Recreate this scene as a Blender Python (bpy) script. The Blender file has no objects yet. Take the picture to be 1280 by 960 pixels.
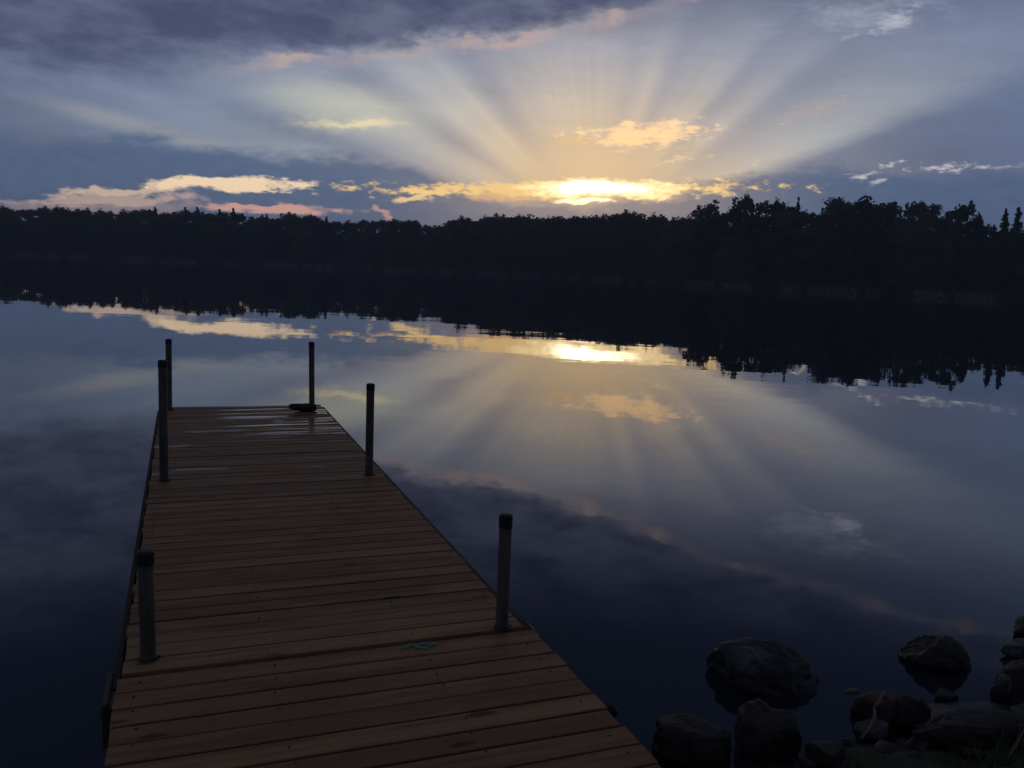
import bpy, bmesh, math, random
import numpy as np
from mathutils import Vector, Matrix, noise as mnoise

random.seed(7)
rng = np.random.default_rng(11)
sc = bpy.context.scene
COL = sc.collection
R = math.radians

# --------------------------------------------------------------------------- node helpers
def lin(c):
    return tuple((v / 255 / 12.92) if v / 255 <= .04045 else ((v / 255 + .055) / 1.055) ** 2.4 for v in c) + (1.0,)

class Tree:
    def __init__(s, nt):
        s.nt = nt; s.n = nt.nodes; s.l = nt.links
    def put(s, sock, v):
        if v is None: return
        if isinstance(v, bpy.types.NodeSocket): s.l.new(v, sock)
        else: sock.default_value = v
    def m(s, op, a, b=None, c=None, clamp=False):
        n = s.n.new('ShaderNodeMath'); n.operation = op; n.use_clamp = clamp
        for k, v in enumerate((a, b, c)): s.put(n.inputs[k], v)
        return n.outputs[0]
    def add(s, a, b): return s.m('ADD', a, b)
    def sub(s, a, b): return s.m('SUBTRACT', a, b)
    def mul(s, a, b): return s.m('MULTIPLY', a, b)
    def xyz(s, x, y, z):
        n = s.n.new('ShaderNodeCombineXYZ')
        for k, v in enumerate((x, y, z)): s.put(n.inputs[k], v)
        return n.outputs[0]
    def sep(s, v):
        n = s.n.new('ShaderNodeSeparateXYZ'); s.put(n.inputs[0], v); return n.outputs
    def ss(s, v, lo, hi, a=0., b=1., kind='SMOOTHSTEP'):
        n = s.n.new('ShaderNodeMapRange'); n.interpolation_type = kind
        for k, q in enumerate((v, lo, hi, a, b)): s.put(n.inputs[k], q)
        return n.outputs[0]
    def noise(s, vec, scale=1., detail=4., rough=.5, dist=0., dim='3D', w=None, col=False):
        n = s.n.new('ShaderNodeTexNoise'); n.noise_dimensions = dim
        if vec is not None: s.put(n.inputs['Vector'], vec)
        if w is not None: s.put(n.inputs['W'], w)
        n.inputs['Scale'].default_value = scale; n.inputs['Detail'].default_value = detail
        n.inputs['Roughness'].default_value = rough; n.inputs['Distortion'].default_value = dist
        return n.outputs['Color' if col else 'Fac']
    def mapping(s, vec, loc=(0, 0, 0), rot=(0, 0, 0), scale=(1, 1, 1), kind='POINT'):
        n = s.n.new('ShaderNodeMapping'); n.vector_type = kind
        s.put(n.inputs[0], vec); n.inputs[1].default_value = loc
        n.inputs[2].default_value = rot; n.inputs[3].default_value = scale
        return n.outputs[0]
    def length(s, v):
        n = s.n.new('ShaderNodeVectorMath'); n.operation = 'LENGTH'; s.put(n.inputs[0], v); return n.outputs['Value']
    def mix(s, f, a, b, blend='MIX'):
        n = s.n.new('ShaderNodeMix'); n.data_type = 'RGBA'; n.blend_type = blend; n.clamp_factor = True
        s.put(n.inputs[0], f); s.put(n.inputs[6], a); s.put(n.inputs[7], b)
        return n.outputs[2]
    def ramp(s, f, stops, interp='LINEAR'):
        n = s.n.new('ShaderNodeValToRGB'); cr = n.color_ramp; cr.interpolation = interp
        while len(cr.elements) < len(stops): cr.elements.new(.5)
        for el, (p, c) in zip(cr.elements, sorted(stops, key=lambda q: q[0])):
            el.position = p
            el.color = c if isinstance(c, tuple) else (c, c, c, 1)
        s.put(n.inputs[0], f); return n.outputs['Color']
    def node(s, kind, **kw):
        n = s.n.new(kind)
        for k, v in kw.items(): setattr(n, k, v)
        return n

# --------------------------------------------------------------------------- sky
SUN_AZ, SUN_EL = 4.67, 5.45
world = bpy.data.worlds.new("World"); sc.world = world; world.use_nodes = True
def build_sky():
    t = Tree(world.node_tree); t.n.clear()
    dirv = t.node('ShaderNodeTexCoord').outputs['Generated']
    x, y, z = t.sep(dirv)
    az = t.mul(t.m('ARCTAN2', x, y), 57.29578)
    el = t.mul(t.m('ARCSINE', z), 57.29578)
    a = t.sub(az, SUN_AZ)
    P = t.xyz(a, el, 0.)
    # a soft warp that makes every cloud edge ragged
    wn = t.noise(t.xyz(t.mul(a, .30), t.mul(el, .85), 3.1), 1., 5., .58, col=True)
    wsep = t.n.new('ShaderNodeSeparateColor'); t.l.new(wn, wsep.inputs[0])
    wa, we, wc = wsep.outputs
    PW = t.xyz(t.add(a, t.mul(t.sub(wa, .5), 4.2)), t.add(el, t.mul(t.sub(we, .5), 1.25)), 0.)
    fine = t.noise(t.xyz(t.mul(a, .9), t.mul(el, 2.3), 7.7), 1., 6., .62)
    soft = t.noise(t.xyz(t.mul(a, .07), t.mul(el, .26), 1.3), 1., 4., .55)
    fine2 = t.noise(t.xyz(t.mul(a, 2.1), t.mul(el, 5.2), 12.7), 1., 5., .52)
    lump = t.noise(t.xyz(t.mul(a, .16), t.mul(el, .40), 9.2), 1., 6., .6)

    # overcast blue-grey veil, darker overhead and all round behind
    E01 = t.m('DIVIDE', el, 90.)
    base = t.ramp(E01, [(0., lin((112, 120, 142))), (.05, lin((102, 120, 150))), (.10, lin((108, 124, 152))),
                        (.155, lin((108, 120, 150))), (.20, lin((68, 82, 114))), (.27, lin((48, 60, 90))),
                        (.40, lin((60, 68, 90))), (.7, lin((92, 94, 106))), (1., lin((98, 99, 108)))])
    base = t.mix(t.ss(t.m('ABSOLUTE', a), 35., 110.), base, lin((72, 75, 90)))
    # right side of the sky is bluer and deeper
    rt = t.mul(t.ss(a, 9., 21.), t.ss(el, 17., 5.))
    base = t.mix(t.mul(rt, .9), base, lin((62, 84, 126)))
    lf = t.mul(t.ss(a, -24., -34.), t.ss(el, 11., 6.))
    base = t.mix(t.mul(lf, .6), base, lin((74, 87, 116)))
    v = t.add(.78, t.mul(soft, .44))
    base = t.mix(1., base, t.xyz(v, v, t.add(.84, t.mul(soft, .32))), 'MULTIPLY')
    wisp = t.noise(t.xyz(t.mul(t.add(a, t.mul(el, .8)), .22), t.mul(el, .95), 21.), 1., 7., .66, .6)
    v2 = t.add(.66, t.add(t.mul(lump, .30), t.mul(wisp, .38)))
    base = t.mix(1., base, t.xyz(v2, v2, v2), 'MULTIPLY')
    nish = t.node('ShaderNodeTexSky', sky_type='NISHITA', sun_disc=False)
    nish.sun_elevation = R(SUN_EL); nish.sun_rotation = R(SUN_AZ)
    base = t.mix(.006, base, nish.outputs[0], 'ADD')

    # crepuscular rays fanning from behind the cloud bank
    dx = t.sub(a, .4); dy = t.sub(el, 2.6)
    th = t.m('DIVIDE', t.mul(t.m('ARCTAN2', dy, dx), 57.29578), 180.)
    rr = t.m('SQRT', t.add(t.mul(dx, dx), t.mul(dy, dy)))
    thw = t.add(th, t.mul(t.sub(soft, .5), .02))
    D = lambda deg: max(0., min(1., deg / 180.))
    prof = t.ramp(thw, [(D(0), 0.), (D(15), .0), (D(19.5), .02), (D(22.5), .74), (D(27), .78), (D(31), .52), (D(35), .26), (D(39), .34),
                        (D(42.5), .62), (D(46), .36), (D(49.5), .34), (D(52.5), .76), (D(58), .66), (D(62), .50), (D(66.5), .34),
                        (D(70), .50), (D(75), .82), (D(81), .50), (D(86), .78), (D(96), .86), (D(110), .84),
                        (D(122), .60), (D(131), .24), (D(137), .92), (D(143), 1.), (D(147), .50), (D(151), .22),
                        (D(155), .70), (D(160), .54), (D(164.5), .06), (D(168), .56), (D(174), .0)], 'CARDINAL')
    streak = t.noise(None, 34., 2., .55, dim='1D', w=th)
    sk = t.ss(streak, .3, .7, .90, 1.10)
    rayk = t.mul(t.mul(prof, sk), t.mul(t.ss(rr, 2.0, 9.), t.ss(rr, 34., 6., kind='SMOOTHERSTEP')))
    upfade = t.ss(el, 17.5, 9., .05, 1.)
    rayk = t.mul(rayk, upfade)
    rayk = t.mul(rayk, t.add(.46, t.add(t.mul(lump, .5), t.mul(wisp, .46))))
    raycol = t.mix(t.ss(rr, 3., 16.), lin((232, 208, 174)), lin((188, 190, 188)))
    shade = t.mul(t.mul(t.ss(prof, .42, .02), t.ss(rr, 5., 10.)), t.mul(t.ss(rr, 30., 14.), t.ss(th, .98, .90)))
    base = t.mix(t.mul(t.mul(shade, t.ss(th, .06, .12)), .20), base, lin((70, 84, 116)))
    col = t.mix(t.mul(rayk, .88), base, raycol)
    # the far left ray and the long pale beam to the left
    def blob(c, L, T, ang, amp=.9, soft_=.55, warp=True, src=None):
        m_ = t.mapping(PW if warp else P, (c[0], c[1], 0), (0, 0, R(ang)), (L, T, 1), 'TEXTURE')
        q = t.sub(1., t.length(m_))
        q = t.add(q, t.mul(t.sub(src or fine, .5), amp))
        if warp: q = t.add(q, t.mul(t.sub(fine2, .5), amp * .5))
        return t.ss(q, 0., soft_)
    k = blob((-28., 7.4), 8.5, .85, -10., .25, .9, False, soft)
    col = t.mix(t.mul(t.mul(k, t.add(.5, wisp)), .68), col, lin((152, 154, 156)))
    k = blob((-15.5, 9.6), 8.2, 2.2, -4., .5, 1., False, soft)
    col = t.mix(t.mul(t.mul(k, t.add(.45, wisp)), .62), col, lin((202, 202, 180)))
    # glow round the hidden sun
    g = t.mapping(P, (.2, 6.2, 0), (0, 0, 0), (6.6, 3.1, 1), 'TEXTURE')
    gk = t.m('POWER', 2.718, t.mul(t.m('POWER', t.length(g), 2.), -1.))
    col = t.mix(t.mul(gk, .84), col, lin((246, 206, 146)))
    g = t.mapping(P, (0., 7.5, 0), (0, 0, 0), (15., 5.5, 1), 'TEXTURE')
    gk = t.m('POWER', 2.718, t.mul(t.m('POWER', t.length(g), 2.), -1.))
    col = t.mix(t.mul(gk, .16), col, lin((214, 194, 166)))

    # low bank of grey-blue cloud
    bank_top = t.add(6.5, t.add(t.mul(t.sub(lump, .5), 3.6), t.mul(t.sub(fine, .5), 1.2)))
    side = t.ss(t.m('ABSOLUTE', t.add(a, 1.)), 3., 12., -1.9, .4)
    bk = t.ss(t.sub(t.add(bank_top, side), el), -.25, .9)
    bcol = t.mix(t.ss(t.m('ABSOLUTE', a), 2., 16.), lin((146, 136, 140)), lin((80, 98, 128)))
    bv = t.add(.80, t.mul(fine, .40))
    bcol = t.mix(1., bcol, t.xyz(bv, bv, bv), 'MULTIPLY')
    col = t.mix(t.mul(bk, .86), col, bcol)

    # upper bank: dark purple-grey cloud with a lit lower rim
    c = t.node('ShaderNodeFloatCurve'); cm = c.mapping.curves[0]
    edge = [(-60, 9.), (-40, 8.), (-33., 8.3), (-29, 8.9), (-25, 10.6), (-22.6, 11.0), (-20.9, 11.5), (-17.6, 12.3), (-16.1, 12.0),
            (-12.6, 12.9), (-10.4, 13.7), (-7.6, 13.9), (-5.6, 14.1), (-1.5, 15.1), (2.4, 16.0), (7.3, 17.2), (12, 18.2), (16, 19.0), (24, 19.6), (60, 20.)]
    while len(cm.points) < len(edge): cm.points.new(.5, .5)
    for p, (xx, yy) in zip(cm.points, edge):
        p.location = ((xx + 60) / 120, yy / 25); p.handle_type = 'VECTOR'
    c.mapping.update()
    t.put(c.inputs['Value'], t.m('DIVIDE', t.add(t.add(a, t.mul(t.sub(wa, .5), 1.5)), 60.), 120., clamp=True))
    ed = t.mul(c.outputs[0], 25.)
    ed = t.add(ed, t.add(t.mul(t.sub(we, .5), .9), t.add(t.mul(t.sub(lump, .5), 2.2), t.mul(t.sub(fine, .5), 1.1))))
    d = t.sub(el, ed)
    hard = t.ss(a, -26., -21.)
    width = t.add(3.6, t.mul(hard, -2.3))
    dk = t.mul(t.ss(d, t.add(-1.2, t.mul(hard, 1.2)), width), t.ss(el, 60., 22.))
    dcol = t.mix(t.ss(t.add(t.mul(lump, .78), t.add(t.mul(fine, .10), t.mul(wisp, .12))), .35, .64), lin((62, 69, 98)), lin((98, 103, 128)))
    dcol = t.mix(t.ss(el, 17., 24.), dcol, lin((42, 51, 74)))
    col = t.mix(t.mul(dk, .9), col, dcol)
    rim = t.mul(t.mul(t.ss(d, -.55, .05), t.ss(d, .62, .15)), hard)
    patch = t.ss(t.noise(t.xyz(t.mul(a, .22), 0., 4.4), 1., 3., .6), .43, .62)
    rim = t.mul(rim, t.mul(t.add(.25, t.mul(patch, .75)), t.ss(a, 14., -2., .45, 1.)))
    col = t.mix(t.mul(rim, .62), col, lin((196, 166, 156)))

    # bright openings between the clouds, and small lit clouds
    C = lambda *q: lin(q)
    def put(col, c, L, T, ang, colr, k=1., **kw):
        return t.mix(t.mul(blob(c, L, T, ang, **kw), k), col, colr)
    col = put(col, (-30.6, 2.5), 9., .75, 4.5, C(176, 152, 150), .55, amp=.8, soft_=.7)
    col = put(col, (-30.0, 3.1), 6.5, .42, 5.5, C(206, 178, 160), .7, amp=1.3)
    col = put(col, (-29.0, 3.65), 4.6, .30, 5.5, C(228, 198, 172), .75, amp=1.3)
    col = put(col, (-23.2, 4.5), 6.0, .52, 4.0, C(250, 220, 184), 1., amp=1.2, soft_=.45)
    col = put(col, (-20.6, 3.1), 5.6, .40, 2., C(226, 172, 154), .85, amp=1.2)
    col = put(col, (-13.6, 3.2), .9, .34, -33., C(226, 172, 154), .6, amp=1.6)
    col = put(col, (-1.8, 5.2), 14.2, .72, 2.3, C(255, 212, 140), 1., amp=1.7, soft_=.5)
    col = put(col, (-11.2, 4.3), 1.6, .3, 15., C(252, 214, 150), .9)
    col = put(col, (-6.0, 4.5), 3.0, .22, 3., C(240, 186, 128), .7)
    col = put(col, (.9, 5.35), 7.0, .72, 2.4, (1.5, 1.12, .58, 1), 1., amp=1.2, soft_=.6)
    col = put(col, (.8, 5.40), 3.7, .38, 1.5, (3.6, 3.0, 1.9, 1), 1., amp=.8, soft_=.6)
    col = put(col, (-.6, 4.62), 2.4, .20, -.3, (2.2, 1.6, .9, 1), .95, amp=.5)
    col = put(col, (3.3, 8.85), 5.6, .85, 3.5, (1.25, .78, .38, 1), .85, amp=2.6, soft_=.9, src=fine)
    col = put(col, (-1.5, 8.2), 1.6, .35, 3.5, C(244, 192, 126), .4, amp=2.4, src=fine2)
    col = put(col, (-15.8, 8.6), 5.2, .8, 4., C(222, 212, 176), .55, amp=1.3, soft_=1.4)
    col = put(col, (-15.4, 8.6), 3.6, .42, 4., C(250, 228, 176), .6, amp=.9, soft_=1.)
    for c_, L, T, g_, k_ in (((16.2, 6.35), 1.0, .33, 8, .95), ((17.9, 7.05), .95, .20, 7, .85), ((20.9, 6.8), 2.2, .30, 2, .95),
                             ((17.5, 6.1), .7, .22, 6, .8), ((24., 6.9), 2.5, .2, 4, .35)):
        col = put(col, c_, L, T, g_, C(212, 208, 206), k_ * .78, amp=2.4, soft_=1.2, src=fine2)
    col = put(col, (15.6, 15.5), 6.4, 1.7, 4., C(158, 163, 180), .7, amp=2.4, soft_=1.5, src=wisp)
    col = put(col, (17.0, 14.9), 2.0, .5, 18., C(200, 202, 210), .6, amp=2.6, soft_=1.4, src=fine)
    col = put(col, (5.5, 7.35), 1.6, .22, 12., C(246, 214, 166), .5, amp=2.2, src=fine2)
    col = put(col, (10.3, 7.2), .9, .2, 20., C(222, 206, 184), .5, amp=2.2, src=fine2)
    col = put(col, (13.6, 10.3), 1.9, .6, 15., C(196, 166, 148), .3, amp=2.4, soft_=1., src=fine2)

    bg = t.node('ShaderNodeBackground'); t.l.new(col, bg.inputs[0]); bg.inputs[1].default_value = 1.12
    out = t.node('ShaderNodeOutputWorld'); t.l.new(bg.outputs[0], out.inputs[0])
build_sky()
world.cycles.sampling_method = 'MANUAL'; world.cycles.sample_map_resolution = 1024

sd = Vector((math.sin(R(SUN_AZ)) * math.cos(R(SUN_EL)), math.cos(R(SUN_AZ)) * math.cos(R(SUN_EL)), math.sin(R(SUN_EL))))
sl = bpy.data.lights.new("sun", 'SUN'); sl.energy = .0008; sl.angle = R(.8); sl.color = (1, .72, .42)
so = bpy.data.objects.new("sun", sl); COL.objects.link(so)
so.rotation_euler = sd.to_track_quat('Z', 'Y').to_euler(); so.location = (0, -5, 30)

# --------------------------------------------------------------------------- camera
EYE = 1.95
cam = bpy.data.cameras.new("camera"); cam.sensor_width = 36.; cam.lens = 1075 / 1280 * 36
cam.clip_end = 9000; cam.clip_start = .05
co = bpy.data.objects.new("camera", cam); COL.objects.link(co); sc.camera = co
rho, pit = math.atan(.041), math.atan(.134)
R0, F, U0 = Vector((1, 0, 0)), Vector((0, math.cos(pit), -math.sin(pit))), Vector((0, math.sin(pit), math.cos(pit)))
Rv = R0 * math.cos(rho) + U0 * math.sin(rho); Uv = U0 * math.cos(rho) - R0 * math.sin(rho)
M = Matrix((Rv, Uv, -F)).transposed().to_4x4(); M.translation = (0, 0, EYE)
co.matrix_world = M

# --------------------------------------------------------------------------- materials
def material(name, build):
    m = bpy.data.materials.new(name); m.use_nodes = True
    t = Tree(m.node_tree); t.n.clear()
    sh = build(t)
    o = t.node('ShaderNodeOutputMaterial'); t.l.new(sh, o.inputs[0])
    return m
def principled(t, col, rough=.6, spec=.5, normal=None, metal=0.):
    p = t.node('ShaderNodeBsdfPrincipled')
    t.put(p.inputs['Base Color'], col); t.put(p.inputs['Roughness'], rough)
    t.put(p.inputs['Specular IOR Level'], spec); t.put(p.inputs['Metallic'], metal)
    if normal is not None: t.l.new(normal, p.inputs['Normal'])
    return p.outputs[0]
def bump(t, h, dist=.01, strength=1., normal=None):
    b = t.node('ShaderNodeBump'); t.put(b.inputs['Height'], h); b.inputs['Distance'].default_value = dist
    b.inputs['Strength'].default_value = strength
    if normal is not None: t.l.new(normal, b.inputs['Normal'])
    return b.outputs[0]
def objc(t): return t.node('ShaderNodeTexCoord').outputs['Object']

def water_mat(t):
    p = objc(t)
    n0 = t.noise(t.mapping(p, scale=(.035, .16, 1)), 1., 2., .5)          # long slow undulation
    n1 = t.noise(t.mapping(p, scale=(.42, .62, 1)), 1., 2., .5)          # small swell
    n2 = t.noise(t.mapping(p, scale=(1.6, 4.2, 1)), 1., 2., .5)           # ripples
    patch = t.ss(t.noise(t.mapping(p, scale=(.02, .05, 1)), 1., 3., .6), .40, .68, .15, 1.)
    h = t.add(t.mul(n0, .009), t.add(t.mul(t.mul(n1, patch), .0058), t.mul(t.mul(n2, patch), .0005)))
    nrm = bump(t, h, 1.)
    fr = t.node('ShaderNodeFresnel'); fr.inputs[0].default_value = 1.47; t.l.new(nrm, fr.inputs[1])
    gl = t.node('ShaderNodeBsdfGlossy'); gl.inputs['Roughness'].default_value = .012; gl.inputs[0].default_value = (.98, .98, 1, 1)
    t.l.new(nrm, gl.inputs['Normal'])
    df = t.node('ShaderNodeBsdfDiffuse'); df.inputs[0].default_value = (.020, .028, .044, 1)
    tr = t.node('ShaderNodeBsdfTransparent'); tr.inputs[0].default_value = (.22, .30, .36, 1)
    body = t.node('ShaderNodeMixShader'); body.inputs[0].default_value = .45
    t.l.new(df.outputs[0], body.inputs[1]); t.l.new(tr.outputs[0], body.inputs[2])
    mx = t.node('ShaderNodeMixShader'); t.l.new(fr.outputs[0], mx.inputs[0])
    t.l.new(body.outputs[0], mx.inputs[1]); t.l.new(gl.outputs[0], mx.inputs[2])
    return mx.outputs[0]
def ground_mat(t):
    p = objc(t)
    n = t.noise(p, 3., 8., .65); n2 = t.noise(p, .5, 4., .6)
    col = t.mix(n, (.018, .016, .013, 1), (.075, .066, .052, 1))
    col = t.mix(t.mul(n2, .6), col, (.05, .06, .03, 1))
    return principled(t, col, .9, .2, bump(t, n, .05))
def wood_mat(t):
    p = objc(t)
    rnd = t.node('ShaderNodeNewGeometry').outputs['Random Per Island']
    x, y, z = t.sep(p)
    off = t.mul(rnd, 57.)
    gp = t.xyz(t.add(t.mul(x, 1.1), off), t.mul(y, 26.), t.add(z, off))
    grain = t.noise(gp, 1., 6., .62, .35)
    fineg = t.noise(t.xyz(t.add(t.mul(x, 3.), off), t.mul(y, 120.), off), 1., 3., .6)
    blot = t.noise(t.xyz(t.add(t.mul(x, 1.8), off), t.mul(y, 5.), off), 1., 4., .6)
    tone = t.ramp(rnd, [(0., (.150, .064, .029, 1)), (.2, (.285, .164, .070, 1)), (.42, (.175, .077, .034, 1)), (.6, (.315, .192, .085, 1)),
                        (.8, (.205, .098, .042, 1)), (1., (.290, .170, .073, 1))])
    red = t.noise(t.xyz(t.add(t.mul(x, 1.3), off), t.mul(y, 9.), t.add(off, 3.)), 1., 4., .6)
    col = t.mix(t.mul(t.ss(red, .50, .68), .75), tone, (.200, .066, .030, 1))
    col = t.mix(t.mul(t.ss(blot, .50, .68), .65), col, (.31, .20, .085, 1))
    col = t.mix(t.mul(t.ss(grain, .42, .74), .75), col, (.10, .056, .034, 1))
    col = t.mix(t.mul(t.ss(fineg, .52, .8), .5), col, (.07, .042, .030, 1))
    # knots
    vo = t.node('ShaderNodeTexVoronoi'); vo.voronoi_dimensions = '3D'
    t.put(vo.inputs['Vector'], t.xyz(t.add(t.mul(x, 2.1), off), t.mul(y, 7.), off)); vo.inputs['Scale'].default_value = 1.
    kn = t.ss(t.add(vo.outputs['Distance'], t.mul(t.sub(blot, .5), .12)), .15, .06)
    col = t.mix(t.mul(kn, .85), col, (.035, .020, .014, 1))
    # dark damp stains
    st = t.ss(t.noise(t.mapping(p, scale=(2.2, 3.5, 1)), 1., 5., .65), .60, .74)
    col = t.mix(t.mul(st, .5), col, (.05, .034, .027, 1))
    # standing water towards the outer end
    wet = t.noise(t.xyz(t.mul(x, .9), t.mul(y, 13.), 5.), 1., 2., .45)
    far = t.mul(t.ss(y, 7.2, 8.6), t.ss(x, .0, .7, .1, 1.))
    k = t.mul(t.ss(wet, .50, .57), far)
    one = t.mul(t.ss(t.noise(t.xyz(t.mul(x, 1.2), t.mul(y, 2.), t.mul(off, 1.7)), 1., 2., .5), .64, .68), t.ss(y, 4.6, 6.0, 0., .7))
    k = t.m('MAXIMUM', k, t.mul(one, .8))
    rough = t.ss(k, 0., 1., .62, .10)
    hgt = t.mul(t.add(t.mul(grain, .5), t.mul(fineg, .5)), t.sub(1., t.mul(k, .7)))
    return principled(t, t.mix(t.mul(k, .55), col, (.02, .014, .011, 1)), rough, t.ss(k, 0., 1., .22, .5), bump(t, hgt, .0025))
def frame_mat(t):
    p = objc(t); n = t.noise(t.mapping(p, scale=(12, 1.2, 12)), 1., 5., .6)
    return principled(t, t.mix(n, (.020, .014, .011, 1), (.075, .05, .036, 1)), .75, .2, bump(t, n, .003))
def steel_mat(t):
    p = objc(t); n = t.noise(t.mapping(p, scale=(14, 14, 3)), 1., 5., .65); s = t.noise(p, 55., 3., .6)
    col = t.mix(t.ss(n, .35, .7), (.100, .083, .064, 1), (.040, .031, .024, 1))
    return principled(t, col, t.ss(s, .3, .7, .5, .75), .35, bump(t, s, .0006), .35)
def rubber_mat(t):
    n = t.noise(objc(t), 60., 3., .6)
    return principled(t, t.mix(n, (.010, .010, .011, 1), (.022, .021, .021, 1)), .55, .35, bump(t, n, .0006))
def paint_mat(t):
    n = t.noise(objc(t), 40., 4., .7)
    return principled(t, t.mix(n, (.04, .24, .16, 1), (.10, .13, .085, 1)), .6, .3)
def rock_mat(dark, pale, patches):
    def f(t):
        p = objc(t)
        rnd = t.node('ShaderNodeObjectInfo').outputs['Random']
        q = t.node('ShaderNodeVectorMath'); q.operation = 'ADD'; t.l.new(p, q.inputs[0]); t.l.new(t.xyz(t.mul(rnd, 40.), 0., 0.), q.inputs[1])
        q = q.outputs[0]
        n = t.noise(q, 9., 8., .68); g = t.noise(q, 70., 4., .65); b = t.noise(q, 3.5, 4., .6)
        col = t.mix(t.ss(n, .3, .7), dark, pale)
        col = t.mix(t.mul(t.ss(b, .5, .64), patches), col, (.30, .30, .30, 1))
        col = t.mix(t.mul(t.ss(g, .55, .75), .5), col, (.02, .018, .016, 1))
        wl = t.sep(t.node('ShaderNodeNewGeometry').outputs['Position'])[2]      # wet band left by lapping water
        wet = t.ss(t.add(wl, t.mul(t.sub(n, .5), .03)), .045, .03)
        col = t.mix(t.mul(wet, .6), col, (.008, .008, .006, 1))
        return principled(t, col, t.mul(t.ss(b, .3, .7, .75, .5), t.ss(wet, 0., 1., 1., .45)), .3, bump(t, t.add(t.mul(n, .8), t.mul(g, .25)), .02))
    return f
def leaf_mat(a, b):
    def f(t):
        geo = t.node('ShaderNodeNewGeometry')
        r1 = geo.outputs['Random Per Island']; r2 = t.node('ShaderNodeObjectInfo').outputs['Random']
        col = t.mix(t.m('FRACT', t.add(r1, r2)), a, b)
        tone = t.add(.55, t.mul(r2, .8)); col = t.mix(1., col, t.xyz(t.mul(tone, t.add(.9, t.mul(r2, .25))), tone, tone), 'MULTIPLY')
        df = t.node('ShaderNodeBsdfDiffuse'); t.l.new(col, df.inputs[0])
        tl = t.node('ShaderNodeBsdfTranslucent'); t.l.new(col, tl.inputs[0])
        mx = t.node('ShaderNodeMixShader'); mx.inputs[0].default_value = .2
        t.l.new(df.outputs[0], mx.inputs[1]); t.l.new(tl.outputs[0], mx.inputs[2]); return mx.outputs[0]
    return f
def bark_mat(t):
    n = t.noise(t.mapping(objc(t), scale=(9, 9, 1.5)), 1., 5., .65)
    return principled(t, t.mix(n, (.035, .028, .022, 1), (.14, .12, .10, 1)), .9, .1, bump(t, n, .03))
def drift_mat(t):
    n = t.noise(t.mapping(objc(t), scale=(40, 40, 6)), 1., 5., .6)
    return principled(t, t.mix(n, (.07, .063, .055, 1), (.19, .17, .15, 1)), .8, .2, bump(t, n, .003))

MW = material("lake_water", water_mat); MG = material("ground_soil", ground_mat); MWOOD = material("deck_wood", wood_mat)
MFR = material("damp_timber", frame_mat); MST = material("galvanised_pipe", steel_mat); MRU = material("black_rubber", rubber_mat)
MPA = material("teal_paint", paint_mat); MBK = material("bark", bark_mat); MDR = material("bleached_driftwood", drift_mat)
MRK = material("granite", rock_mat((.008, .0075, .007, 1), (.030, .028, .027, 1), .20))
MRD = material("dark_wet_rock", rock_mat((.010, .009, .008, 1), (.035, .029, .026, 1), .04))
MRL = material("pale_rock", rock_mat((.024, .023, .021, 1), (.075, .071, .066, 1), .35))
MRR = material("reddish_rock", rock_mat((.03, .016, .012, 1), (.08, .045, .034, 1), .1))
ML1 = material("broad_leaves", leaf_mat((.045, .062, .030, 1), (.10, .12, .058, 1)))
ML2 = material("needles", leaf_mat((.020, .036, .022, 1), (.045, .07, .04, 1)))
ML3 = material("undergrowth_leaves", leaf_mat((.045, .052, .028, 1), (.12, .12, .07, 1)))
MRE = material("dry_reeds", leaf_mat((.20, .185, .14, 1), (.36, .34, .27, 1)))
MGR = material("shore_grass", leaf_mat((.03, .055, .02, 1), (.09, .12, .05, 1)))

# --------------------------------------------------------------------------- mesh helpers
def tag(o, label=None, cat=None, group=None, kind=None):
    for k, v in (('label', label), ('category', cat), ('group', group), ('kind', kind)):
        if v: o[k] = v
    return o
def link(name, me, mat, parent=None):
    o = bpy.data.objects.new(name, me); COL.objects.link(o)
    if mat and not me.materials: me.materials.append(mat)
    if parent: o.parent = parent
    return o
def from_bm(name, bm, mat, parent=None, smooth=False):
    bmesh.ops.recalc_face_normals(bm, faces=bm.faces)
    me = bpy.data.meshes.new(name); bm.to_mesh(me); bm.free()
    if smooth:
        for p in me.polygons: p.use_smooth = True
    return link(name, me, mat, parent)
def empty(name, loc=(0, 0, 0), rz=0.):
    o = bpy.data.objects.new(name, None); COL.objects.link(o); o.location = loc; o.rotation_euler = (0, 0, rz)
    o.empty_display_size = .2; return o
def box(bm, x0, x1, y0, y1, z0, z1, bev=0., jit=0.):
    v = [bm.verts.new((x + random.uniform(-jit, jit), y + random.uniform(-jit, jit), z + random.uniform(-jit, jit) * .5))
         for z in (z0, z1) for y in (y0, y1) for x in (x0, x1)]
    fs = [bm.faces.new([v[i] for i in q]) for q in ((0, 2, 3, 1), (4, 5, 7, 6), (0, 1, 5, 4), (2, 6, 7, 3), (0, 4, 6, 2), (1, 3, 7, 5))]
    if bev:
        es = list({e for f in fs for e in f.edges})
        bmesh.ops.bevel(bm, geom=es, offset=bev, segments=1, affect='EDGES')
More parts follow.
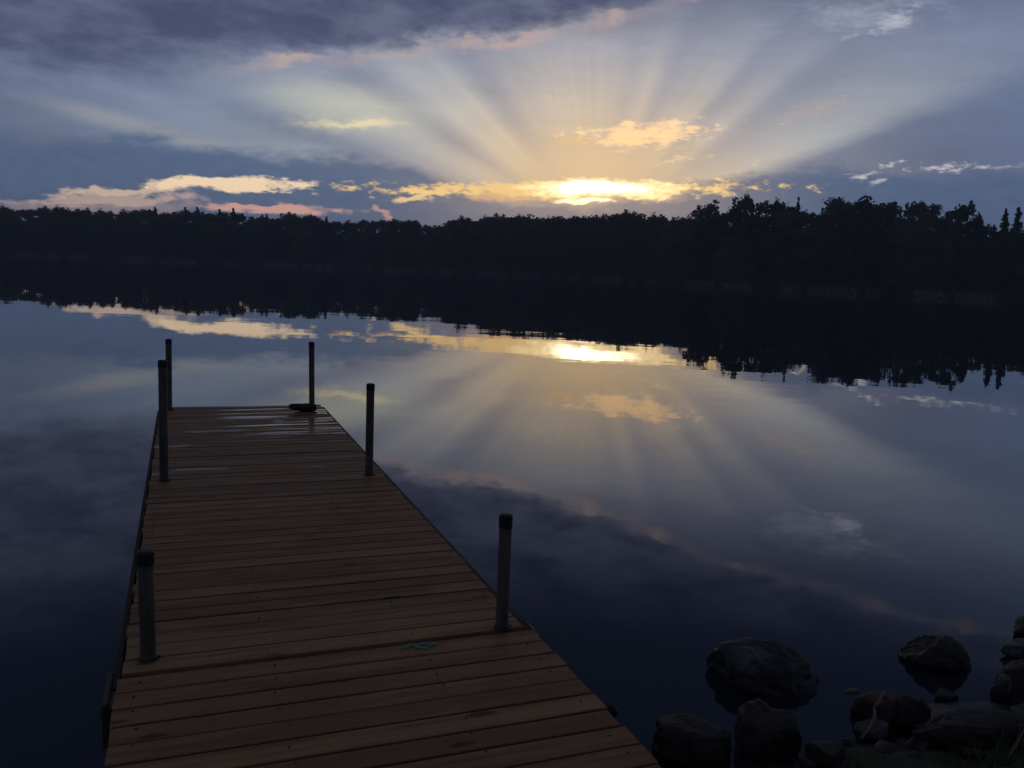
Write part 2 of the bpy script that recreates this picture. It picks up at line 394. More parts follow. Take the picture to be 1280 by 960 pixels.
def tube(bm, pts, rad, seg=10, cap=True):
    rings = []
    pts = [Vector(p) for p in pts]
    for i, p in enumerate(pts):
        d = (pts[min(i + 1, len(pts) - 1)] - pts[max(i - 1, 0)]).normalized()
        u = d.orthogonal().normalized() if i == 0 else (u - d * u.dot(d)).normalized()
        w = d.cross(u); r = rad[i] if hasattr(rad, '__len__') else rad
        rings.append([bm.verts.new(p + (u * math.cos(2 * math.pi * k / seg) + w * math.sin(2 * math.pi * k / seg)) * r) for k in range(seg)])
    for A, B in zip(rings, rings[1:]):
        for k in range(seg): bm.faces.new((A[k], A[(k + 1) % seg], B[(k + 1) % seg], B[k]))
    if cap:
        bm.faces.new(rings[0][::-1]); bm.faces.new(rings[-1])
def lathe(bm, prof, seg=24, c=(0, 0)):
    rings = [[bm.verts.new((c[0] + r * math.cos(2 * math.pi * k / seg), c[1] + r * math.sin(2 * math.pi * k / seg), z)) for k in range(seg)] for r, z in prof]
    for A, B in zip(rings, rings[1:]):
        for k in range(seg): bm.faces.new((A[k], A[(k + 1) % seg], B[(k + 1) % seg], B[k]))
    bm.faces.new(rings[0][::-1]); bm.faces.new(rings[-1])

# --------------------------------------------------------------------------- ground and water
def shore_dist(azd):
    """distance from the viewer to the far bank, by azimuth in degrees"""
    k = np.interp(azd, [-180, -90, -34, -22, -10, 0, 9.5, 12, 20, 30, 90, 180],
                  [60, 300, 272, 262, 245, 225, 212, 178, 170, 166, 140, 60])
    return k + 2.5 * np.sin(azd * 1.7) + 1.5 * np.sin(azd * .63 + 1)
NEAR = [(-9., 1.0), (-2.2, 1.6), (.3, 2.75), (.85, 3.05), (1.35, 3.36), (1.75, 3.52), (2.1, 3.60), (2.6, 3.85), (3.4, 4.2), (6., 6.), (12., 9.), (40., 20.)]
def near_y(x):
    return np.interp(x, [p[0] for p in NEAR], [p[1] for p in NEAR])
def ground_z(x, y):
    r = np.hypot(x, y); azd = np.degrees(np.arctan2(x, y))
    dn = near_y(x) - y                                  # positive on the near shore
    zn = np.where(dn > 0, np.minimum(.02 + dn * .16, .9), np.maximum(dn * .22 - .02, -2.2))
    df = r - shore_dist(azd)                            # positive on the far bank
    zf = np.where(df > 0, np.minimum(.05 + df * .14, 6.), np.maximum(df * .12, -2.2))
    zf = np.where(np.abs(azd) > 100, -2.2, zf)
    return np.maximum(zn, zf)
def make_ground():
    radii = np.concatenate([np.linspace(.4, 6, 110), np.geomspace(6.3, 120, 40), np.linspace(125, 330, 90), np.geomspace(345, 900, 10)])
    na = 420
    ang = np.linspace(0, 2 * np.pi, na, endpoint=False)
    RR, AA = np.meshgrid(radii, ang, indexing='ij')
    X, Y = RR * np.sin(AA), RR * np.cos(AA)
    Z = ground_z(X, Y)
    near = RR < 8
    bumpz = np.array([mnoise.fractal((x * 3.1, y * 3.1, .3), 1., 2., 5) if n else 0. for x, y, n in zip(X.ravel(), Y.ravel(), near.ravel())]).reshape(X.shape)
    Z = Z + np.where(near, bumpz * .035, 0)
    vs = np.column_stack([X.ravel(), Y.ravel(), Z.ravel()])
    vs = np.vstack([vs, [[0, 0, float(ground_z(np.array(0.), np.array(0.)))]]])
    nr = len(radii); i = np.arange(nr - 1)[:, None]; j = np.arange(na)[None, :]; j2 = (j + 1) % na
    f = np.stack([i * na + j, i * na + j2, (i + 1) * na + j2, (i + 1) * na + j], -1).reshape(-1, 4)
    faces = f[:, ::-1].tolist() + [(len(vs) - 1, k, (k + 1) % na)[::-1] for k in range(na)]
    me = bpy.data.meshes.new("ground"); me.from_pydata(vs.tolist(), [], faces); me.update()
    for p in me.polygons: p.use_smooth = True
    o = link("ground", me, MG); tag(o, kind='structure')
make_ground()
bm = bmesh.new()
vs = [bm.verts.new((sx * 620, sy * 620, 0)) for sx, sy in ((-1, -1), (1, -1), (1, 1), (-1, 1))]
bm.faces.new(vs)
tag(from_bm("lake_water", bm, MW), kind='structure')

# --------------------------------------------------------------------------- the dock
DECK = .35
dock = empty("dock", (0, 0, DECK), R(21.05))     # local +y runs out along the dock, deck surface at local z = 0
tag(dock, "long narrow wooden plank dock on pipe legs running out into the lake", "dock")
XL, XR, YS, YE = -.235, 1.425, 3.405, 9.66
def planks(y0, y1, x0, x1, name, pitch=.122):
    bm = bmesh.new(); y = y0; n = max(1, round((y1 - y0) / pitch)); w = (y1 - y0) / n
    for k in range(n):
        gap = random.uniform(.009, .0145); dz = random.uniform(-.002, .002)
        e0, e1 = random.uniform(-.006, .006), random.uniform(-.006, .006)
        m0 = len(bm.verts)
        box(bm, x0 + e0, x1 + e1, y + gap / 2, y + w - gap / 2, -.036 + dz, dz, .0028, .0012)
        y += w
    o = from_bm(name, bm, MWOOD, dock)
    return o
front = planks(-.9, YS - .012, XL - .012, XR + .03, "deck"); front['label'] = "near deck section of broad warm brown planks"
rear = planks(YS + .014, YE, XL, XR, "deck"); rear['label'] = "outer deck section of planks with wet streaks at its end"
def screws():
    bm = bmesh.new()
    for x in (XL + .06, XL + .55, XR - .5, XR - .05):
        for k in range(82):
            y = -.55 + k * .122 + random.uniform(-.02, .02)
            if y > YE - .05: break
            lathe(bm, [(.0042, 0.), (.0042, .0032)], 6, (x + random.uniform(-.012, .012), y))
    o = from_bm("screw_heads", bm, MRU, dock)
    o['kind'] = 'stuff'
screws()
def board(name, x0, x1, y0, y1, z0, z1):
    bm = bmesh.new(); box(bm, x0, x1, y0, y1, z0, z1, .004)
    return from_bm(name, bm, MFR, dock)
board("side_rail", XL - .034, XL - .008, YS - .004, YE + .03, -.235, -.040)
board("side_rail", XR + .008, XR + .046, YS - .004, YE + .03, -.235, -.030)
board("side_rail", XL + .02, XL + .06, -.9, YS - .05, -.24, -.039)
board("side_rail", XR - .03, XR + .01, -.9, YS - .05, -.24, -.039)
board("end_board", XL - .006, XR + .006, YE + .004, YE + .04, -.235, -.004)
board("cross_beam", XL + .07, XR - .07, YS + .04, YS + .08, -.22, -.039)
board("cross_beam", XL + .07, XR - .07, YS - .12, YS - .08, -.22, -.039)
# hinge bracket at the joint, seen on the left side
bm = bmesh.new(); box(bm, XL - .058, XL - .036, YS - .14, YS + .12, -.21, -.035, .004); box(bm, XL - .038, XL - .010, YS - .14, YS - .012, -.21, -.05, .003)
for yy in (YS - .05, YS + .09):
    tube(bm, [(XL - .070, yy, -.12), (XL - .057, yy, -.12)], .014, 6)
from_bm("joint_bracket", bm, MST, dock)
bm = bmesh.new(); box(bm, XR + .054, XR + .074, YS - .02, YS + .16, -.19, -.035, .004)
from_bm("joint_bracket", bm, MST, dock)
# pipe legs: local x, y, height above the deck, radius, cap height
def pipe(x, y, h, r, cap, label):
    bed = -1.6; tx, ty = random.uniform(-.014, .014), random.uniform(-.012, .012)
    def lean(bm):
        for v in bm.verts: v.co.x += v.co.z * tx; v.co.y += v.co.z * ty
    bm = bmesh.new(); lathe(bm, [(r, bed), (r, h - .004)], 24, (x, y)); lean(bm)
    o = from_bm("post", bm, MST, dock, True); o['label'] = label
    bm = bmesh.new(); rc = r + .0022
    lathe(bm, [(rc, h - cap), (rc, h - .004), (rc - .004, h + .001), (rc * .6, h + .004), (.004, h + .005)], 24, (x, y))
    lean(bm); from_bm("cap", bm, MRU, o, False)
    bm = bmesh.new(); rs = r + .004
    lathe(bm, [(rs + .006, .0005), (rs + .006, .004), (rs, .005), (rs, .012), (r + .001, .013)], 24, (x, y))
    tube(bm, [(x + rs + .012, y - .004, .0075), (x + rs - .002, y - .004, .0075)], .0045, 6)   # set screw
    from_bm("collar", bm, MST, o)
pipe(-.145, 3.53, .445, .030, .052, "short grey pipe post with black cap at the left of the deck joint")
pipe(1.322, 3.44, .525, .0285, .055, "grey pipe post with black cap at the right of the deck joint")
pipe(-.142, 6.46, .865, .030, .045, "tall dark pipe post halfway along the left edge")
pipe(1.305, 6.34, .70, .030, .045, "dark pipe post halfway along the right edge")
pipe(-.15, 9.52, .735, .030, .045, "dark pipe post at the outer left corner")
pipe(1.298, 9.42, .725, .030, .045, "dark pipe post at the outer right corner")
# a scribble of teal marking paint by the joint
def scribble():
    bm = bmesh.new()
    for k in range(9):
        cx = .86 + k * .015 + random.uniform(-.01, .01); cy = YS - .055 + random.uniform(-.032, .026)
        L, W = random.uniform(.025, .06), random.uniform(.014, .028); ang = random.uniform(-.5, .5); q = []
        for s in range(8):
            u = -L / 2 + L * s / 7; off = math.sin(u * 90 + k) * .005
            ca, sa = math.cos(ang), math.sin(ang); w = W * (.35 + .65 * math.sin(math.pi * (s + .4) / 7.8)) / 2
            q.append([bm.verts.new((cx + u * ca - (off + sg * w) * sa, cy + u * sa + (off + sg * w) * ca, .0032 + k * .00025)) for sg in (-1, 1)])
        for A, B in zip(q, q[1:]): bm.faces.new((A[0], B[0], B[1], A[1]))
    o = from_bm("paint_mark", bm, MPA, dock); o['label'] = "scuffed teal paint mark by the deck joint"
scribble()

# --------------------------------------------------------------------------- rocks
def rock(name, loc, dims, seed, mat, label, cat, rz=0., rough=.16, flat=0., facets=9, sub=4, lean=(0, 0), group=None, tilt=(0, 0)):
    bm = bmesh.new(); bmesh.ops.create_icosphere(bm, subdivisions=sub, radius=1.)
    rs = random.Random(seed); pl = []
    for _ in range(facets):
        n = Vector((rs.gauss(0, 1), rs.gauss(0, 1), rs.gauss(0, .8))).normalized(); pl.append((n, rs.uniform(.60, .86)))
    for v in bm.verts:
        p = v.co.copy()
        for n, dd in pl:
            e = p.dot(n) - dd
            if e > 0: p -= n * e * .9
        q = p * 1.2 + Vector((seed * 3.7, seed * 1.3, 0))
        p *= 1 + rough * mnoise.fractal(q, .9, 2.1, 5) 
        p += p.normalized() * (.045 * mnoise.fractal(q * 4, .7, 2.1, 5) - .05 * max(0., .16 - abs(mnoise.noise(q * 2.3))) / .16)
        if flat and p.z > flat: p.z = flat + (p.z - flat) * .25
        p.x += lean[0] * p.z; p.y += lean[1] * p.z
        v.co = Vector((p.x * dims[0] / 2, p.y * dims[1] / 2, p.z * dims[2] / 2))
    o = from_bm(name, bm, mat, None, True)
    o.location = loc; o.rotation_euler = (tilt[0], tilt[1], rz)
    return tag(o, label, cat, group)
rock("boulder", (1.31, 4.03, .0), (.57, .48, .35), 3, MRK, "largest grey domed boulder, standing in the water beside the shore", "boulder", 3.25, .09, 0, 7, 5, (.12, 0), None, (0, -.1))
rock("boulder", (.81, 3.33, .0), (.35, .32, .40), 8, MRK, "grey boulder with a pale flat top nearest the dock", "boulder", .3, .15, .62, 10, 5)
rock("boulder", (1.13, 3.40, .0), (.29, .28, .38), 15, MRD, "dark rounded boulder in front of the largest boulder", "boulder", 1.1, .15, 0, 8, 5)
rock("boulder", (2.27, 4.28, .0), (.34, .28, .33), 21, MRD, "dark humped boulder standing alone in the water", "boulder", -.15, .12, 0, 8, 5, (-.2, 0))
rock("boulder", (2.54, 3.90, .02), (.36, .32, .34), 29, MRD, "big black boulder at the right shore beside a pale stone", "boulder", .4, .15, 0, 9, 5)
rock("stone", (2.87, 4.42, .03), (.38, .20, .12), 33, MRL, "light flat pointed stone above the big black boulder", "stone", .2, .15, .5, 9, 4)
rock("stone", (3.04, 4.70, .03), (.28, .20, .14), 37, MRL, "pale grey stone in the water farthest up the right shore", "stone", .7, .15, 0, 9, 4)
rock("stone", (2.40, 3.88, .06), (.09, .09, .15), 39, MRL, "small upright pale stone leaning on the big black boulder", "stone", .2, .15, 0, 7, 4)
rock("stone", (1.72, 3.66, .03), (.24, .22, .20), 43, MRR, "small reddish brown stone behind the driftwood stick", "stone", .5, .15, 0, 8, 4)
rock("stone", (1.50, 3.62, -.075), (.46, .42, .22), 47, MRK, "grey stone just below the surface beside the largest boulder", "stone", .9, .12, .3, 8, 4)
rock("stone", (1.70, 3.92, -.005), (.09, .06, .05), 51, MRL, "tiny pale stone tip breaking the water", "stone", .3, .12, .5, 7, 3)
rock("stone", (2.12, 3.86, .02), (.13, .10, .09), 53, MRD, "small dark stone resting on the pale slab", "stone", .3, .15, .5, 7, 3)
rock("slab", (2.20, 3.70, .0), (.64, .26, .13), 57, MRL, "long pale flat slab at the water's edge", "slab", .12, .13, .4, 9, 5)
rock("slab", (2.52, 3.66, .05), (.46, .24, .15), 59, MRL, "short pale slab on the bank below the big black boulder", "slab", .3, .13, .4, 9, 5)
rock("boulder", (2.06, 3.46, .07), (.72, .22, .24), 63, MRD, "low black ledge of rock on the bank behind the thin stick", "boulder", .12, .16, .55, 9, 5)
rock("stone", (1.83, 3.60, .06), (.16, .14, .20), 67, MRD, "dark upright stone at the left end of the black ledge", "stone", .2, .15, 0, 8, 4)
rock("stone", (1.62, 3.50, .04), (.20, .12, .10), 71, MRL, "pale green-grey flat stone beside the driftwood stick", "stone", .6, .15, .5, 8, 4)
rock("stone", (.50, 3.63, .0), (.09, .07, .10), 73, MRL, "pale stone tip showing at the right edge of the dock", "stone", .5, .15, 0, 8, 4)
rock("stone", (1.34, 3.26, .06), (.20, .16, .12), 77, MRD, "dark low stone on the mud in front of the sunken stone", "stone", .5, .15, .5, 8, 4)
for k, (x, y, s, sd_) in enumerate(((1.46, 3.38, .07, 81), (1.58, 3.30, .09, 82), (1.76, 3.34, .06, 83), (1.92, 3.27, .08, 84), (2.2, 3.36, .07, 85),
                                    (2.36, 3.46, .10, 86), (1.24, 3.2, .06, 87), (2.02, 3.2, .06, 88), (2.5, 3.5, .08, 89), (1.68, 3.22, .07, 90))):
    rock("pebble", (x, y, float(ground_z(np.array(x), np.array(y))) + s * .15), (s * 1.3, s, s * .7), sd_, (MRD, MRK, MRK)[k % 3],
         "small dark pebble half sunk in the muddy bank", "pebble", k, .15, 0, 7, 3, (0, 0), "pebbles on the muddy bank")
# the dark low lump lying round the outer right post
o = rock("stone", (0, 0, 0), (.33, .16, .10), 95, MRD, "dark low stone lying against the post at the outer end of the dock", "stone", 0., .14, .75, 8, 4, (-.25, 0))
c = dock.rotation_euler.z; lx, ly = 1.20, 9.27
o.location = (lx * math.cos(c) - ly * math.sin(c), lx * math.sin(c) + ly * math.cos(c), DECK + .042); o.rotation_euler.z = c

# driftwood
def stick(name, pts, rads, label, twigs=()):
    bm = bmesh.new(); tube(bm, pts, rads, 8)
    for tp, tr in twigs: tube(bm, tp, tr, 6)
    for v in bm.verts: v.co += Vector((mnoise.noise(v.co * 30), mnoise.noise(v.co * 30 + Vector((9, 0, 0))), mnoise.noise(v.co * 30 + Vector((0, 9, 0))))) * .004
    me = from_bm(name, bm, MDR, None, True)
    return tag(me, label, "stick")
stick("driftwood_stick", [(1.53, 3.40, .05), (1.585, 3.45, .07), (1.625, 3.50, .09), (1.64, 3.545, .115), (1.69, 3.60, .135), (1.725, 3.64, .15)],
      [.007, .008, .008, .007, .007, .005], "thick bent bleached driftwood stick propped among the stones", [([(1.64, 3.545, .115), (1.675, 3.54, .155)], [.006, .003])])
stick("driftwood_stick", [(1.70, 3.36, .05), (1.77, 3.41, .075), (1.83, 3.45, .095), (1.89, 3.50, .12)], [.005, .006, .006, .004], "thin straight pale stick on the bank in front of the black ledge")
stick("driftwood_stick", [(2.02, 3.2, .09), (2.10, 3.28, .105), (2.20, 3.38, .135)], [.005, .006, .004], "thin dull stick near the grass at the bottom right of the bank")

# --------------------------------------------------------------------------- leaf clouds
def quads_mesh(name, C, size, mat, droop=None, aspect=1.):
    """one small bent leaf spray per point"""
    n = len(C)
    d = rng.normal(size=(n, 3)); d /= np.linalg.norm(d, axis=1)[:, None]
    if droop is not None: d = d * .35 + droop; d /= np.linalg.norm(d, axis=1)[:, None]
    u = np.cross(d, rng.normal(size=(n, 3))); u /= np.linalg.norm(u, axis=1)[:, None]
    s = (size * rng.uniform(.55, 1.25, n))[:, None]
    a = d * s * aspect; b = u * s * .5
    v = np.empty((n, 4, 3)); v[:, 0] = C - a * .5; v[:, 1] = C + b; v[:, 2] = C + a * .5; v[:, 3] = C - b
    me = bpy.data.meshes.new(name)
    me.vertices.add(n * 4); me.vertices.foreach_set("co", v.ravel())
    me.loops.add(n * 4); me.loops.foreach_set("vertex_index", np.arange(n * 4))
    me.polygons.add(n); me.polygons.foreach_set("loop_start", np.arange(0, n * 4, 4))
    me.update(calc_edges=True); me.materials.append(mat)
    return me
def ball(c, r, n, flat=.8):
    p = rng.normal(size=(n, 3)); p /= np.linalg.norm(p, axis=1)[:, None]
    p *= (r * (rng.uniform(.15, 1., n) ** .6 + np.where(rng.random(n) < .18, rng.uniform(0, .45, n), 0)))[:, None]; p[:, 2] *= flat
    return p + np.array(c)

# unit broadleaf trees, 10 m high
def broad_proto(seed, spread, low, nclus, tilt=0.):
    rs = random.Random(seed); bm = bmesh.new(); pts = []
    tube(bm, [(0, 0, -.4), (.06, .03, 2), (.1 + tilt * .3, -.05, 5), (.15 + tilt, .0, 7.6), (.1 + tilt * 1.4, 0, 9.0)], [.24, .2, .15, .08, .03], 8)
    for k in range(nclus):
        f = (k + .5) / nclus
        z = low + (9.25 - low) * f ** .85 + rs.uniform(-.3, .3)
        env = spread * max(.12, math.sin(math.pi * min(1, (z - low * .4) / (10.9 - low * .4)) ** .85)) ** .5
        ang = k * 2.399 + rs.uniform(-.5, .5); rad = env * rs.uniform(.4, 1.) * (1 if z < 8.9 else .75)
        c = (rad * math.cos(ang) + tilt * z / 8, rad * math.sin(ang), z)
        r = rs.uniform(.7, 1.25) * (1.1 if z < 7 else .85)
        pts.append(ball(c, r, int(270 * r * r), .72))
        if rad > .5: tube(bm, [(tilt * z / 9, 0, z - rad * .55 - .3), (c[0] * .55, c[1] * .55, z - rad * .22), c], [.07, .05, .02], 5)
        for _ in range(rs.choice((0, 1, 1, 2))):
            pts.append(ball((c[0] * rs.uniform(.9, 1.3), c[1] * rs.uniform(.9, 1.3), z + rs.uniform(.4, 1.0)), rs.uniform(.25, .5), 34, 1.2))
    pts.append(ball((tilt * 1.3 + .3, .2, 9.0), 1.0, 200, .85)); pts.append(ball((tilt * 1.3 - .8, -.3, 8.6), .9, 170, .8))
    pts.append(ball((0, 0, 2.2), spread * .85, 420, .8)); pts.append(ball((0, 0, 5.0), spread * .6, 260, 1.1))
    me_t = bpy.data.meshes.new("trunk"); bm.to_mesh(me_t); bm.free(); me_t.materials.append(MBK)
    me_c = quads_mesh("crown", np.vstack(pts), .30, ML1)
    return me_t, me_c
def spruce_proto(seed, spread, sparse=1.):
    rs = random.Random(seed); bm = bmesh.new(); pts = []
    tube(bm, [(0, 0, -.4), (0, 0, 5), (0, 0, 10)], [.2, .1, .015], 7)
    z = .8
    while z < 9.9:
        f = 1 - z / 10; L = spread * f ** .9 + .24 * min(1., f * 4)
        nb = max(7, int(9 * f + 5))
        for b in range(nb):
            if rs.random() > sparse: continue
            ang = rs.uniform(0, 6.28); l = L * rs.uniform(.55, 1.1)
            for s in np.arange(.05, l, .13):
                pts.append([s * math.cos(ang) + rs.uniform(-.06, .06), s * math.sin(ang) + rs.uniform(-.06, .06), z - s * .32 + rs.uniform(-.1, .1)])
        z += .11 + .2 * f
    me_t = bpy.data.meshes.new("trunk"); bm.to_mesh(me_t); bm.free(); me_t.materials.append(MBK)
    return me_t, quads_mesh("crown", np.array(pts), .34, ML2)
BROAD = [broad_proto(1, 2.7, 2.2, 24), broad_proto(2, 2.3, 2.6, 20, .3), broad_proto(3, 3.0, 1.8, 27), broad_proto(4, 2.0, 2.4, 19, -.25),
         broad_proto(5, 2.6, 3.2, 17, .15), broad_proto(6, 3.2, 2.0, 26), broad_proto(7, 2.4, 2.8, 16, -.4)]
OPEN = [broad_proto(11, 2.5, 4.2, 12, .2), broad_proto(12, 2.7, 4.6, 11, -.2)]
SPRUCE = [spruce_proto(21, 1.5), spruce_proto(22, 1.2), spruce_proto(23, .85, .8)]

def plant_tree(proto, az_deg, dist, top_el, label, group, kind="tree", wide=1.):
    x, y = dist * math.sin(R(az_deg)), dist * math.cos(R(az_deg))
    z = float(ground_z(np.array(x), np.array(y)))
    h = (EYE + dist * math.tan(R(top_el)) - z) / 10. * 1.015
    e = empty(kind, (x, y, z), random.uniform(0, 6.28)); s = h
    tag(e, label, "tree", group)
    for nm, me in (("trunk", proto[0]), ("crown", proto[1])):
        o = bpy.data.objects.new(nm, me); COL.objects.link(o); o.parent = e
        o.scale = (s * wide, s * wide, s)
    return e
PROF = [(-37.0, 2.0), (-33.0, 1.97), (-31.5, 2.07), (-30.6, 2.36), (-29.74, 2.19), (-28.13, 2.44), (-26.47, 2.46), (-24.54, 2.45), (-23.45, 2.66), (-22.33, 2.63), (-21.66, 2.43), (-20.97, 2.72), (-20.05, 2.77), (-19.12, 2.68), (-18.08, 2.79), (-16.5, 2.59), (-15.77, 2.58), (-14.8, 2.93), (-13.81, 2.88), (-12.81, 2.63), (-11.05, 2.57), (-10.29, 2.71), (-8.76, 2.89), (-7.99, 2.87), (-6.7, 2.88), (-5.65, 2.57), (-5.14, 2.85), (-3.85, 3.17), (-2.54, 3.22), (-1.24, 3.48), (-0.45, 3.41), (1.12, 3.42), (2.69, 3.59), (4.51, 3.55), (5.81, 3.65), (7.08, 4.04), (8.38, 3.83), (9.91, 3.72), (10.93, 3.7), (12.0, 4.2), (33., 3.7), (38., 3.7)]
def prof(azd): return float(np.interp(azd, [p[0] for p in PROF], [p[1] for p in PROF]))
LEFT_L, MID_L, RIGHT_L = ("dark tree in the even far wood left of the dock posts", "dark tree in the far wood straight across the lake under the sun",
                          "dark tree filling in the nearer wooded point below its tall crowns")
def wood_label(azd):
    if azd < -9: return LEFT_L, "trees of the far left wood"
    if azd < 11: return MID_L, "trees of the far wood under the sun"
    return RIGHT_L, "filling trees of the wooded point"
# skyline row, then rows behind and in front of it
az = -36.5; k = 0
while az < 11.2:
    d = float(shore_dist(az)) + random.uniform(6, 11)
    l, g_ = wood_label(az)
    plant_tree(BROAD[(k * 3 + k // 5) % 7], az, d, prof(az) * random.uniform(.975, 1.0), l, g_, wide=random.uniform(1.05, 1.4)); k += 1
    az += random.uniform(.85, 1.2)
az = -37.
while az < 36.5:
    d = float(shore_dist(az)) + random.uniform(1.5, 4)
    l, g_ = wood_label(az)
    plant_tree(BROAD[(k * 5 + 1) % 7], az, d, prof(az) * random.uniform(.62, .86), l, g_, wide=random.uniform(1.2, 1.6)); k += 1
    az += random.uniform(1.2, 1.7)
az = -36.8
while az < 36.5:
    d = float(shore_dist(az)) + random.uniform(15, 24)
    l, g_ = wood_label(az)
    plant_tree(BROAD[(k * 2 + 3) % 7], az, d, prof(az) * random.uniform(.86, .97) * (.86 if az > 11 else 1), l, g_, wide=random.uniform(1.0, 1.3)); k += 1
    az += random.uniform(1.1, 1.6)
# pointed conifers in the left skyline
for a_, e_ in ((-22.6, 2.68), (-20.9, 2.78), (-20.2, 2.82), (-18.9, 2.78), (-18.1, 2.86), (-16.1, 2.64), (-12.4, 2.66)):
    plant_tree(SPRUCE[k % 2], a_, float(shore_dist(a_)) + 7, e_ * 1.05, "pointed conifer tip rising out of the far left wood" if a_ < -9 else "small conifer tip in the far wood across the lake",
               "conifers of the left skyline" if a_ < -9 else "conifers of the middle skyline", "conifer", 1.35); k += 1
# tall crowns of the nearer wooded point
BIG = [(12.15, 4.62, OPEN[0], .95, "open airy tree at the left end of the wooded point"),
       (14.35, 5.06, BROAD[4], .92, "tall forked broadleaf crown standing highest beside the airy tree"),
       (16.65, 4.84, BROAD[0], 1.05, "broad rounded tree left of the slim dead spike"),
       (19.60, 5.12, BROAD[6], .92, "tall jagged crown right of the slim dead spike"),
       (21.35, 5.0, BROAD[3], 1.2, "dense crown next to the tall jagged crown"),
       (22.6, 4.84, BROAD[1], 1.0, "lower bushy crown sloping down to the gap in the point"),
       (24.55, 5.0, BROAD[2], .78, "wide dense tree right of the gap in the point"),
       (26.80, 4.78, OPEN[1], .82, "feathery tree standing apart near the two spruces")]
for a_, e_, pr, w, lb in BIG:
    plant_tree(pr, a_, float(shore_dist(a_)) + 7, e_, lb, None, wide=w)
plant_tree(SPRUCE[2], 17.62, float(shore_dist(17.6)) + 6, 5.14, "slim dead spike of a conifer between two broad crowns", None, "conifer", .8)
plant_tree(SPRUCE[2], 23.50, float(shore_dist(23.5)) + 6, 4.62, "thin bare spike in the gap of the wooded point", None, "conifer", .5)
plant_tree(SPRUCE[1], 27.75, float(shore_dist(27.7)) + 6, 4.12, "short spruce just right of the feathery tree", None, "conifer", .8)
plant_tree(SPRUCE[0], 29.0, float(shore_dist(29.)) + 6, 4.50, "left one of two tall narrow spruces at the end of the point", None, "conifer", 1.0)
plant_tree(SPRUCE[1], 29.62, float(shore_dist(29.6)) + 6, 4.60, "right one of two tall narrow spruces at the end of the point", None, "conifer", 1.15)
az = 11.4
while az < 37.:
    e_ = float(np.interp(az, [11, 12, 15, 18, 21, 23.4, 25, 27, 28.5, 30, 37], [3.8, 4.0, 4.2, 4.35, 4.4, 4.1, 4.25, 4.0, 3.5, 3.45, 3.6]))
    plant_tree(BROAD[(k * 3) % 7], az, float(shore_dist(az)) + random.uniform(6, 12), e_ * random.uniform(.95, 1.02), RIGHT_L, "filling trees of the wooded point", wide=random.uniform(.9, 1.2)); k += 1
    az += random.uniform(1.0, 1.5)

# shoreline undergrowth along the far bank, and grass on the near bank
def undergrowth():
    n = 26000
    azs = rng.uniform(-38, 38, n); off = rng.gamma(2., 1.6, n)
    d = shore_dist(azs) + off - .4
    h = np.clip(off * .55, .25, 3.2) * (.6 + .8 * np.abs(np.sin(azs * 3.1) * np.sin(azs * 7.7 + 1)))
    x, y = d * np.sin(np.radians(azs)), d * np.cos(np.radians(azs))
    z = ground_z(x, y) + rng.uniform(0, 1, n) * h
    me = quads_mesh("undergrowth", np.column_stack([x, y, z]), .55, ML3)
    tag(link("undergrowth", me, None), "dark tangled undergrowth along the foot of the far wood", "undergrowth", None, 'stuff')
undergrowth()
def reeds():
    n = 9000
    azs = rng.uniform(-36, 36, n); k = (np.sin(azs * .9 + 2.2) + np.sin(azs * 2.3) + .8 * np.sin(azs * 5.1 + .4))
    azs = azs[k > -.2]; n = len(azs)
    d = shore_dist(azs) + rng.normal(-.5, 1.2, n)
    x, y = d * np.sin(np.radians(azs)), d * np.cos(np.radians(azs))
    z = np.maximum(ground_z(x, y), 0) + rng.uniform(.0, .75, n)
    me = quads_mesh("reeds", np.column_stack([x, y, z]), .5, MRE, np.array([0, 0, 1.]), 1.3)
    tag(link("reeds", me, None), "pale reeds in a thin broken line along the far waterline", "reeds", None, 'stuff')
reeds()
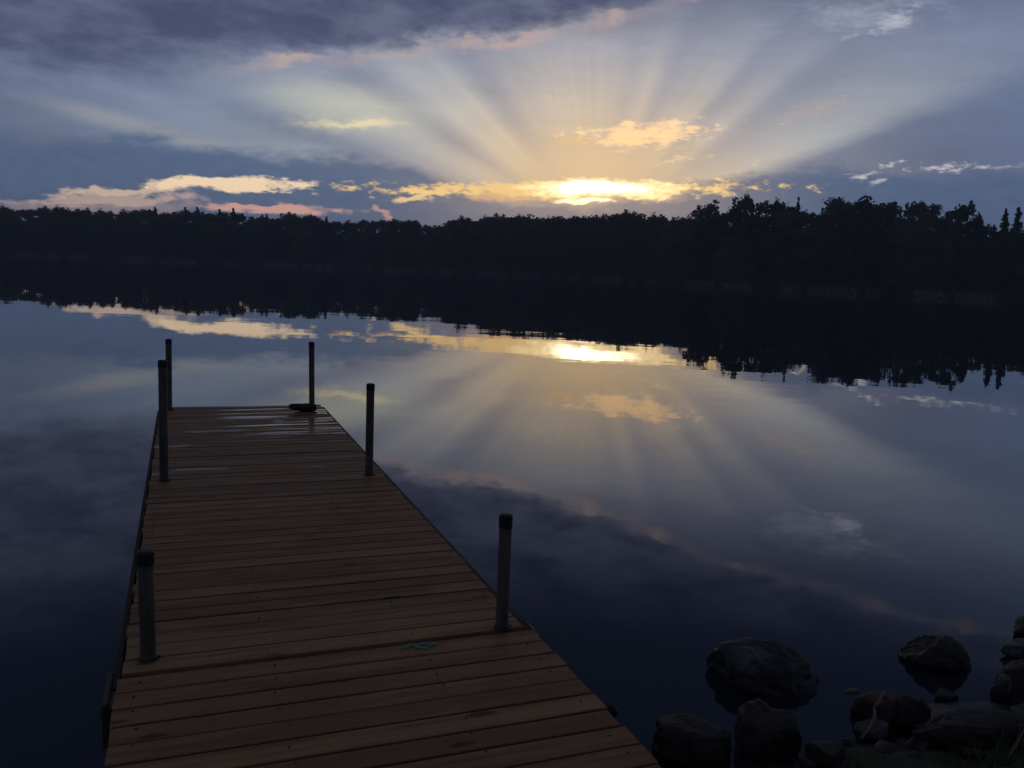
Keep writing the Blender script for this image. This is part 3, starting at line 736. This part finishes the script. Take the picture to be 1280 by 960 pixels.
def grass():
    bm = bmesh.new()
    for cx, cy, n, sp, hh in ((2.16, 3.30, 60, .12, .14), (2.36, 3.40, 50, .12, .12), (1.0, 3.02, 30, .10, .08), (1.5, 3.16, 46, .2, .08), (1.85, 3.2, 50, .16, .09), (2.62, 3.5, 50, .2, .13), (2.05, 3.12, 60, .25, .1), (1.3, 3.05, 40, .2, .06)):
        for _ in range(n):
            x, y = random.gauss(cx, sp * .5), random.gauss(cy, sp * .4)
            z = float(ground_z(np.array(x), np.array(y))); h = hh * random.uniform(.4, 1.2); a = random.uniform(0, 6.28)
            lean = h * random.uniform(.2, .9); w = .0028
            pts = [(x + math.cos(a) * lean * f * f, y + math.sin(a) * lean * f * f, z - .01 + h * f) for f in (0, .4, .75, 1)]
            L = [(bm.verts.new((p[0] - math.sin(a) * w * q, p[1] + math.cos(a) * w * q, p[2])), bm.verts.new((p[0] + math.sin(a) * w * q, p[1] - math.cos(a) * w * q, p[2]))) for p, q in zip(pts, (1, .9, .6, .1))]
            for A, B in zip(L, L[1:]): bm.faces.new((A[0], A[1], B[1], B[0]))
    tag(from_bm("grass", bm, MGR), "short dark grass tufts on the muddy near bank", "grass", None, 'stuff')
grass()

# --------------------------------------------------------------------------- evening haze over the lake
def haze():
    bm = bmesh.new(); box(bm, -930, 930, -930, 930, -3.6, 27.)
    o = from_bm("haze", bm, None); m = bpy.data.materials.new("haze_air"); m.use_nodes = True
    t = Tree(m.node_tree); t.n.clear()
    v = t.node('ShaderNodeVolumePrincipled'); v.inputs['Color'].default_value = (.82, .90, 1., 1)
    v.inputs['Density'].default_value = .0008; v.inputs['Anisotropy'].default_value = 0.
    out = t.node('ShaderNodeOutputMaterial'); t.l.new(v.outputs[0], out.inputs['Volume'])
    o.data.materials.append(m); tag(o, "thin evening haze hanging over the lake", "haze", None, 'stuff')
haze()

# --------------------------------------------------------------------------- view
sc.view_settings.view_transform = 'Standard'; sc.view_settings.look = 'None'
sc.view_settings.exposure = 0.; sc.view_settings.gamma = 1.; sc.view_settings.use_curve_mapping = False
sc.cycles.max_bounces = 6; sc.cycles.transparent_max_bounces = 8
sc.cycles.use_denoising = True
